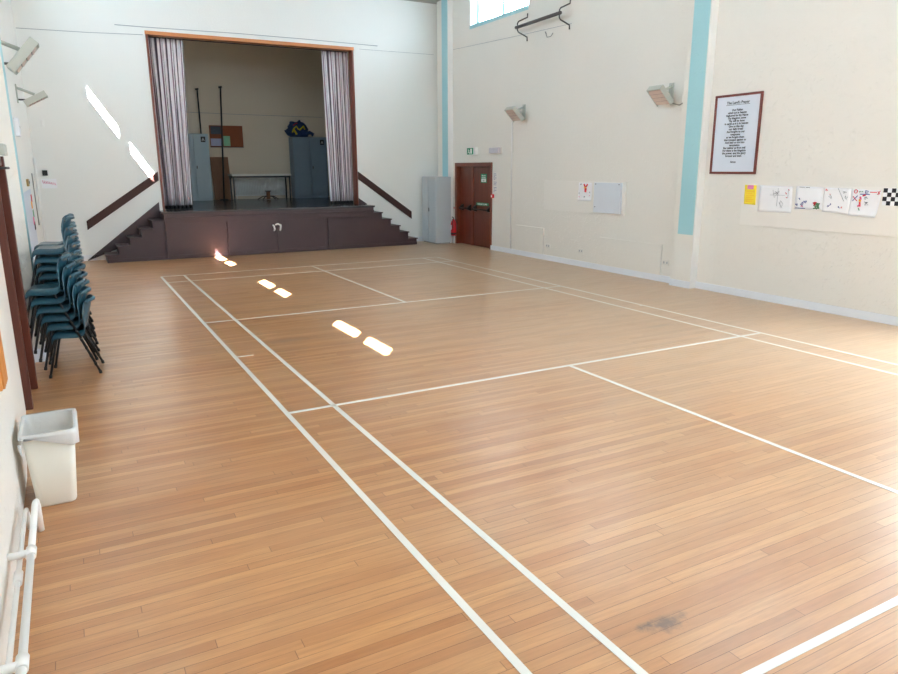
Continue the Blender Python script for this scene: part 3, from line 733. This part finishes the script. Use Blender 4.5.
strokes('blackink', p, [scrib(10.58, 1.68, .012, 5)], x=XR - .030, r=.007)
strokes('greyink', p, [scrib(10.45, 1.43, .025, 7), scrib(10.29, 1.52, .02, 7), scrib(10.62, 1.5, .015, 5)], x=XR - .030, r=.005)
strokes('pinkink', p, [scrib(10.62, 1.42, .014, 5), scrib(10.30, 1.46, .012, 4)], x=XR - .030, r=.006)

# framed text
t = thing('framed_prayer', 'tall brown-framed prayer text on the right wall past the teal pilaster', 'picture', (XR, 6.9, 2.5))
FY0, FY1, FZ0, FZ1 = 6.46, 7.33, 1.90, 3.10
mb = MB(); fw = .035
mb.box(XR - .03, XR, FY0, FY1, FZ0, FZ0 + fw); mb.box(XR - .03, XR, FY0, FY1, FZ1 - fw, FZ1); mb.box(XR - .03, XR, FY0, FY0 + fw, FZ0 + fw, FZ1 - fw); mb.box(XR - .03, XR, FY1 - fw, FY1, FZ0 + fw, FZ1 - fw)
L(t, mb.build('frame', mat('reddish_brown_frame', rgb(112, 48, 40), .35), bevel=.004))
sh = L(t, MB().box(XR - .014, XR - .004, FY0 + fw, FY1 - fw, FZ0 + fw, FZ1 - fw).build('printed_sheet', 'paper2'))
yc = (FY0 + FY1) / 2
def tx(body, z, size):
    o = text('lettering', body, size, 'blackink', sh, TR(XR - .0155, yc, z)); o.parent = sh
    o.matrix_parent_inverse = Matrix.Translation(-Vector(t.location)) if False else Matrix.Identity(4); return o
tx("The Lord's Prayer", 2.955, .058)
MB().box(XR - .0165, XR - .0145, yc - .22, yc + .22, 2.938, 2.943).build('lettering', 'blackink', sh)
PR = ["Our Father", "which art in heaven", "Hallowed be thy Name", "Thy kingdom come", "Thy will be done", "in earth as it is in heaven", "Give us this day", "our daily bread", "And forgive us our", "trespasses", "as we forgive them", "that trespass against us", "And lead us not into", "temptation", "But deliver us from evil", "For thine is the kingdom", "the power, and the glory", "forever and ever."]
for i, ln in enumerate(PR): tx(ln, 2.85 - i * .0405, .044)
tx("Amen", 2.07, .044)

# ------------------------------------------------------------------ wall heaters
def heater(label, wx, sgn, y0, y1, tx_, tz, bx_, bz, grp='tilted radiant heaters on the walls'):
    """wx wall x, sgn = direction into the room; (tx_,tz) room-side top edge, (bx_,bz) wall-side low edge"""
    t = thing('wall_heater', label, 'heater', (wx, (y0 + y1) / 2, bz), grp)
    a = Vector((tx_, 0, tz)); b = Vector((bx_, 0, bz)); dv = (a - b).normalized()
    nrm = Vector((dv.z * sgn, 0, -abs(dv.x)))          # open face: into the room and down
    H = .085
    def pt(p, y, h): q = p + nrm * h; return (q.x, y, q.z)
    # hood: back sheet and four sides
    mb = MB()
    def slab(p, q, h0, h1, ya, yb): mb.quadbox([pt(p, ya, h0), pt(q, ya, h0), pt(q, yb, h0), pt(p, yb, h0), pt(p, ya, h1), pt(q, ya, h1), pt(q, yb, h1), pt(p, yb, h1)])
    slab(b, a, -.012, 0, y0, y1)
    slab(b, a, 0, H, y0, y0 + .012); slab(b, a, 0, H, y1 - .012, y1)
    slab(a - dv * .012, a, 0, H, y0 + .012, y1 - .012); slab(b, b + dv * .012, 0, H * .6, y0 + .012, y1 - .012)
    L(t, mb.build('hood', 'lampgrey'))
    n = 4; ln = (a - b).length - .06
    for k in range(n):
        p = b + dv * (.03 + ln * k / n + .006); q = b + dv * (.03 + ln * (k + 1) / n - .006)
        mb = MB(); mb.quadbox([pt(p, y0 + .014, .02), pt(q, y0 + .014, .02), pt(q, y1 - .014, .02), pt(p, y1 - .014, .02), pt(p, y0 + .014, .09), pt(q, y0 + .014, .075), pt(q, y1 - .014, .075), pt(p, y1 - .014, .09)])
        f = L(t, mb.build('heating_panel', 'lampface', bevel=.004))
    mb = MB()
    for k in range(1, n):
        p = b + dv * (.03 + ln * k / n); mb.tube([pt(p, y0 + .02, .075), pt(p, y1 - .02, .075)], .007, 6)
    L(t, mb.build('guard_wire', 'darkgrey'))
    m1 = b + dv * (a - b).length * .55 - nrm * .012; ym = (y0 + y1) / 2
    L(t, MB().tube([(wx, ym, m1.z + .12), (m1.x, ym, m1.z + .02)], .022, 8).build('support_arm', 'lampgrey'))
    L(t, MB().box(min(wx, wx + sgn * .02), max(wx, wx + sgn * .02), ym - .05, ym + .05, bz - .02, m1.z + .17).build('wall_plate', 'lampgrey', bevel=.004))
    m2 = b + dv * .05 - nrm * .012
    L(t, MB().tube([(wx, ym, m2.z + .0), (m2.x, ym, m2.z)], .014, 8).build('lower_stay', 'darkgrey'))
    return t
heater('grey tilted heater on the right wall above the white conduit', XR, -1, 12.54, 12.88, 7.50, 3.32, 7.76, 3.07)
hB = heater('grey tilted heater on the right wall beside the teal pilaster', XR, -1, 8.14, 8.46, 7.50, 3.33, 7.77, 3.08)
heater('grey tilted heater high on the left wall, the nearer one to the door', XL, 1, 8.34, 8.64, -1.54, 3.40, -1.80, 3.09)
heater('grey tilted heater high on the left wall, the one near the far corner', XL, 1, 12.9, 13.2, -1.52, 3.27, -1.84, 3.10)
t = thing('junction_box', 'small white junction box between the heater and teal pilaster', 'junction box', (XR, 7.96, 3.1))
L(t, MB().box(XR - .05, XR, 7.905, 8.0, 3.06, 3.18).build('case', 'white', bevel=.004))
L(t, MB().tube([(XR - .03, 7.96, 3.06), (XR - .05, 8.06, 3.02), (XR - .08, 8.2, 3.06)], .008, 6).build('cable_tail', 'grey'))
# wall bar on two bent brackets
t = thing('wall_bar', 'grey tubular bar on bent brackets below the high window', 'bar', (XR, 11.9, 4.95))
L(t, MB().tube([(7.60, 12.70, 4.96), (7.60, 11.12, 4.98)], .035, 12).build('bar_tube', 'darkgrey'))
for y in (12.64, 11.16):
    for zz, s in ((5.22, 1), (4.74, -1)):
        L(t, MB().tube([(7.60, y, 4.97), (7.60, y, 4.97 + s * .07), (7.63, y, 4.97 + s * .11), (XR - .015, y, zz - s * .04), (XR - .012, y, zz + s * .04)], .014, 8).build('bent_bracket', 'darkgrey'))
t = thing('cable_clip', 'small grey cable hook on the right wall under the bar', 'hook', (XR, 11.75, 4.75))
L(t, MB().tube([(XR, 11.95, 4.74), (XR - .03, 11.95, 4.78), (XR - .03, 11.88, 4.66), (XR - .03, 11.75, 4.66), (XR, 11.72, 4.72)], .007, 6).build('hook_wire', 'grey'))

# ------------------------------------------------------------------ left wall things
d2 = struct(MB().box(XL - .12, XLN + .008, LD1 - .01, LD1 + .085, 0, LDZ + .05).box(XL - .12, XLN - .01, LD0, LD1 - .01, LDZ - .03, LDZ + .05).box(XL - .12, XLN - .01, LD0, LD0 + .06, 0, LDZ - .03).build('door_2', 'jambwood', bevel=.008))
MB().box(XL - .10, XL - .055, LD0 + .06, LD1 - .01, .01, LDZ - .03).build('door_leaf', 'jambwood', d2)
MB().box(XL - .3, XL - .125, LD0, LD1, 0, LDZ + .05).build('door_backing', 'mahog', d2)
MB().tube([(XL - .05, 6.2, 2.02), (XL + .09, 6.3, 2.03), (XL + .11, 6.42, 2.03)], .012, 6).build('closer_arm', 'black', d2)
t = thing('door_head_box', 'grey box over the head of the left door frame', 'box', (XLN, 6.5, 2.12))
L(t, MB().box(XLN, XLN + .04, 6.25, 6.62, 2.135, 2.23).build('case', 'lampgrey', bevel=.005))
t = thing('left_exit_sign', 'white and green exit sign above the left door, seen edge-on', 'sign', (XLN, 6.3, 2.5))
L(t, MB().box(XLN, XLN + .012, 6.1, 6.45, 2.36, 2.62).build('sign_plate', 'white', bevel=.002)); L(t, MB().box(XLN + .012, XLN + .02, 6.38, 6.46, 2.40, 2.6).build('green_edge', 'green'))
t = thing('alarm_box', 'small pale box high on the left wall past the pilaster', 'alarm', (XL, 11.1, 2.6))
L(t, MB().box(XL, XL + .06, 10.9, 11.2, 2.47, 2.72).build('case', 'skirt', bevel=.01)); L(t, MB().tube([(XL + .06, 11.05, 2.6), (XL + .065, 11.05, 2.6)], .015, 8).build('indicator', 'grey'))
t = thing('brass_switch_plate', 'small brass switch plate on the left wall above the poster', 'switch', (XL, 12.2, 1.82))
L(t, MB().box(XL, XL + .03, 12.1, 12.5, 1.76, 1.87).build('plate', mat('aged_brass', rgb(170, 140, 90), .4, .6), bevel=.004)); L(t, MB().box(XL + .03, XL + .04, 12.25, 12.35, 1.8, 1.84).build('toggle', 'black'))
t = thing('wall_poster', 'big white poster with coloured cut-outs on the left wall', 'poster', (XL, 12, 1.3))
L(t, MB().box(XL, XL + .006, 10.6, 13.1, .75, 1.70).build('poster_sheet', 'paper2'))
mb = MB()
for k, (y, z) in enumerate(((12.9, 1.55), (12.7, 1.45), (12.85, 1.3), (12.6, 1.2), (12.8, 1.1))): mb.box(XL + .006, XL + .012, y - .16, y + .16, z - .06, z + .06, k % 5)
L(t, mb.build('coloured_pieces', ['redink', 'orangeink', 'greenink', 'pinkink', 'blackink']))
tag(MB().tube([(XL + .03, 16.3, 2.25), (XL + .03, 16.3, .13)], .025, 8).build('corner_pipe', 'white'), 'white vertical pipe in the far left corner', 'pipe')
tag(MB().tube([(XL + .015, 14.4, 1.95), (XL + .015, 14.4, 1.0)], .012, 6).build('conduit_strip', 'grey'), 'thin grey vertical conduit on the left wall past the poster', 'conduit')
tag(MB().box(-1.80, -1.70, YF - .05, YF, 1.89, 2.0).build('black_sensor', 'blackp', bevel=.005), 'small black box on the far wall above the paper notice', 'sensor')
t = thing('paper_notice', 'white paper notice under the small black box on the far wall', 'paper', (-1.65, YF, 1.75))
L(t, MB().box(-1.84, -1.55, YF - .006, YF, 1.62, 1.82).build('sheet', 'paper'))
mb = MB(); rnd2 = random.Random(5)
for k in range(8): mb.tube([(-1.82 + k * .033, YF - .008, 1.79 - k * .008), (-1.80 + k * .03, YF - .008, 1.72), (-1.78 + k * .03, YF - .008, 1.75 - .01 * k)], .005, 5)
L(t, mb.build('scribble', 'pinkink'))
tag(MB().box(-1.69, -1.63, YF - .03, YF, 2.9, 3.04).build('wall_sensor', 'white', bevel=.01), 'small white sensor high in the far left corner', 'sensor')
# pine architrave piece
t = thing('pine_architrave', 'moulded pine upright on the near left wall above the bin', 'frame', (XLN, 3.66, .775))
L(t, MB().box(XLN, XLN + .02, 3.52, 3.79, .83, 2.3).build('backing_board', 'pinev', bevel=.006))
for y in (3.56, 3.61, 3.66, 3.71, 3.755): L(t, MB().tube([(XLN + .018, y, .835), (XLN + .018, y, 2.29)], .014, 8).build('moulding_rib', 'pinev'))

# heating pipes along near left wall
t = thing('heating_pipe', 'outer white heating pipe along the foot of the near left wall', 'pipe', (-1.76, 2, .2), 'white heating pipes by the near left wall')
L(t, MB().tube([(-1.762, -1.5, .2), (-1.762, 2.8, .2)], .017, 12).build('pipe_run', 'white'))
L(t, MB().tube([(-1.762, 2.82, .2), (-1.762, 3.38, .2), (-1.76, 3.43, .19), (-1.758, 3.45, .15), (-1.758, 3.45, .0)], .017, 12).build('pipe_run', 'white'))
L(t, MB().tube([(-1.762, 2.76, .2), (-1.762, 2.84, .2)], .024, 12).build('pipe_collar', 'white'))
L(t, MB().tube([(-1.762, 2.80, .2), (XLN, 2.80, .2)], .02, 8).build('wall_stay', 'white'))
L(t, MB().tube([(-1.762, 1.87, .2), (-1.762, 1.95, .2)], .024, 12).build('pipe_collar', 'white'))
L(t, MB().tube([(-1.762, 1.9, .2), (XLN, 1.9, .2)], .02, 8).build('wall_stay', 'white'))
t = thing('heating_pipe', 'inner white heating pipe lying close to the near left wall', 'pipe', (-1.825, 2, .12), 'white heating pipes by the near left wall')
L(t, MB().tube([(-1.815, -1.5, .16), (-1.815, 3.38, .16), (-1.815, 3.46, .14), (-1.815, 3.5, .09), (-1.815, 3.5, 0)], .012, 12).build('pipe_run', 'white'))
L(t, MB().tube([(-1.815, 2.6, .16), (-1.815, 2.7, .16)], .02, 12).build('pipe_collar', 'white'))

# ------------------------------------------------------------------ bin with liner
def rr(cx, cy, hx, hy, z, r=.035, n=4):
    pts = []
    for sx, sy, a0 in ((1, 1, 0), (-1, 1, 90), (-1, -1, 180), (1, -1, 270)):
        for k in range(n + 1):
            a = math.radians(a0 + 90 * k / n); pts.append((cx + sx * (hx - r) + r * math.cos(a), cy + sy * (hy - r) + r * math.sin(a), z))
    return pts
def loft(rings, close_last=True, caps=(True, False)):
    mb = MB(); R = [[mb.bm.verts.new(p) for p in r] for r in rings]; n = len(R[0])
    for A, C in zip(R, R[1:]):
        for k in range(n): f = mb.bm.faces.new((A[k], A[(k + 1) % n], C[(k + 1) % n], C[k])); f.smooth = True
    if caps[0]: mb.bm.faces.new(R[0][::-1])
    if caps[1]: mb.bm.faces.new(R[-1])
    return mb
bcx, bcy = -1.672, 3.95
bn = thing('waste_bin', 'cream plastic waste bin standing against the near left wall', 'bin', (bcx, bcy, 0))
R_ = [rr(bcx - .005, bcy - .01, .100, .172, .0), rr(bcx - .005, bcy - .01, .106, .178, .015), rr(bcx, bcy, .138, .205, .45)]
L(bn, loft(R_).build('bin_body', 'bin', solid=.006))
L(bn, loft([rr(bcx, bcy, .138, .205, .445), rr(bcx, bcy, .151, .220, .445), rr(bcx, bcy, .151, .220, .475), rr(bcx, bcy, .138, .205, .475)], caps=(False, False)).build('rim', 'bin', bevel=.003))
ln_ = thing('bin_liner', 'white polythene liner folded over the rim of the cream bin', 'bin bag', (bcx, bcy, .1))
rnd = random.Random(2)
def jit(r, s, zs):
    out = []
    for i, p in enumerate(r):
        out.append((p[0] + rnd.uniform(-s, s), p[1] + rnd.uniform(-s, s), p[2] + rnd.uniform(-zs, zs)))
    return out
n = 6
L(ln_, loft([jit(rr(bcx, bcy, .085, .13, .06, n=n), .004, .01), jit(rr(bcx, bcy, .108, .17, .25, n=n), .006, 0), rr(bcx, bcy, .128, .195, .43, n=n), rr(bcx, bcy, .134, .20, .478, n=n)]).build('inner_bag', 'liner'))
outer = [rr(bcx, bcy, .134, .20, .478, n=n), rr(bcx, bcy, .1545, .2235, .480, n=n), jit(rr(bcx, bcy, .157, .226, .455, n=n), .0015, .003)]
last = []
for p in rr(bcx, bcy, .158, .228, .462, n=n):
    drop = .075 if (p[1] < bcy - .15 and p[0] > bcx - .03) else 0
    last.append((p[0] + rnd.uniform(0, .003), p[1] - (.006 if drop else 0) + rnd.uniform(-.001, .001), p[2] - drop + rnd.uniform(-.008, .008)))
outer.append(last)
L(ln_, loft(outer, caps=(False, False)).build('folded_edge', 'liner', solid=.002))
L(ln_, MB().tube([(bcx - .15, bcy - .226, .435), (bcx - .152, bcy - .232, .40), (bcx - .147, bcy - .23, .37)], [.012, .008, .003], 6).build('loose_tail', 'liner'))

# ------------------------------------------------------------------ stacked chairs
PROF = [(.213, .735), (.214, .752), (.200, .762), (.186, .750), (.172, .70), (.150, .61), (.128, .53), (.108, .475), (.075, .445), (.03, .434), (-.05, .436), (-.12, .440), (-.165, .434), (-.19, .415), (-.198, .39)]
def chair_proto():
    root = bpy.data.objects.new('stacking_chair', None); COL.objects.link(root); root.empty_display_size = .1
    NV = len(PROF) - 1
    def shell(u, v):
        k = v * NV; i = min(int(k), NV - 1); f = k - i
        x = PROF[i][0] * (1 - f) + PROF[i + 1][0] * f; z = PROF[i][1] * (1 - f) + PROF[i + 1][1] * f
        t = u * 2 - 1; s = .205 + .012 * math.sin(math.pi * v)
        back = max(0, min(1, (z - .46) / .2))
        w = s * (1 - .10 * max(0, (z - .62) / .14) ** 2 * (abs(t) ** 2))
        x2 = x - .075 * back * t * t - (.0 if back else 0)
        e = max(0, (abs(t) - .72) / .28) ** 2
        z2 = z + .016 * (1 - back) * t * t * (1 - e) - .045 * (1 - back) * e - .02 * back * t ** 6
        x2 += .012 * back * e
        return (x2, w * t, z2)
    MB().grid(shell, 14, NV * 2).build('seat_shell', 'chair', root, solid=.006)
    for sy in (-1, 1):
        y = sy * .165
        MB().tube([(-.125, y, .405), (-.145, y * 1.01, .395), (-.16, y * 1.03, .37), (-.25, y * 1.22, .012)], .0115, 8).build('leg', 'black', root)
        MB().tube([(.015, y, .405), (.04, y * 1.01, .395), (.055, y * 1.03, .37), (.20, y * 1.22, .012)], .0115, 8).build('leg', 'black', root)
        MB().tube([(-.13, y, .405), (.02, y, .405)], .0115, 8).build('side_rail', 'black', root)
        for x in (-.25, .20): MB().tube([(x + (.004 if x < 0 else -.006), y * 1.215, .03), (x, y * 1.22, .0)], .015, 8).build('foot_cap', 'blackp', root)
    for x in (-.09, -.02): MB().tube([(x, -.165, .405), (x, .165, .405)], .010, 8).build('cross_bar', 'black', root)
    return root
proto = chair_proto(); used = [False]
def put_chair(x, y, z, rz, label, group):
    if not used[0]: c = proto; used[0] = True
    else:
        c = proto.copy(); COL.objects.link(c)
        for ch in list(proto.children):
            k = ch.copy(); COL.objects.link(k); k.parent = c
    c.location = (x, y, z); c.rotation_euler = (0, 0, rz); tag(c, label, 'chair', group)
ORD = ['bottom', 'second', 'third', 'fourth', 'fifth', 'sixth', 'seventh', 'eighth', 'ninth', 'tenth', 'eleventh', 'twelfth']
for (sx, sy, n, lean, pitch, which) in ((-1.485, 7.02, 6, .033, .089, 'front stack, the low one nearest the camera'), (-1.50, 7.60, 10, .008, .086, 'middle stack behind the low front one'), (-1.51, 8.18, 10, .007, .085, 'rear stack nearest the stage steps')):
    for k in range(n):
        pos = 'bottom' if k == 0 else ('top' if k == n - 1 else ORD[k] + ' from the bottom')
        lab = ('bottom' if k == 0 else 'top' if k == n - 1 else ORD[k]) + ' blue plastic chair ' + ('' if k in (0, n - 1) else 'up ') + 'in the ' + which
        put_chair(sx - lean * k, sy + random.uniform(-.004, .004), pitch * k, random.uniform(-.012, .012) - .09, lab, 'stacked blue chairs')

# ------------------------------------------------------------------ light
w = bpy.data.worlds.new('hall_sky'); scn.world = w; w.use_nodes = True
bg = w.node_tree.nodes['Background']; bg.inputs[0].default_value = (.73, .875, 1.0, 1); bg.inputs[1].default_value = 20.0
sd = bpy.data.lights.new('sun', 'SUN'); sd.energy = 180; sd.angle = math.radians(.4); sd.color = (1, .98, .94)
so = bpy.data.objects.new('sun', sd); COL.objects.link(so)
sunv = Vector((1, 1.515, -1.572)); so.rotation_euler = sunv.to_track_quat('-Z', 'Y').to_euler(); so.location = (-10, -10, 15)

# ------------------------------------------------------------------ camera
cx, cy, cz, yaw, pitch, roll, f = -1.4095, -.8455, 2.0152, .4957, .2395, -.0046, 693.2
fw_ = Vector((math.sin(yaw) * math.cos(pitch), math.cos(yaw) * math.cos(pitch), -math.sin(pitch)))
r0 = Vector((math.cos(yaw), -math.sin(yaw), 0)); u0 = r0.cross(fw_)
r2 = math.cos(roll) * r0 + math.sin(roll) * u0; u2 = -math.sin(roll) * r0 + math.cos(roll) * u0
cd = bpy.data.cameras.new('camera'); cam = bpy.data.objects.new('camera', cd); COL.objects.link(cam)
cd.sensor_fit = 'HORIZONTAL'; cd.sensor_width = 36; cd.lens = f / 898 * 36; cd.clip_start = .05; cd.clip_end = 200
cam.matrix_world = Matrix(((r2.x, u2.x, -fw_.x, cx), (r2.y, u2.y, -fw_.y, cy), (r2.z, u2.z, -fw_.z, cz), (0, 0, 0, 1)))
scn.camera = cam

scn.view_settings.view_transform = 'Standard'; scn.view_settings.look = 'None'
scn.view_settings.exposure = 0.65; scn.view_settings.gamma = 1
scn.view_settings.use_curve_mapping = False
scn.cycles.max_bounces = 12; scn.cycles.diffuse_bounces = 8; scn.cycles.transparent_max_bounces = 12
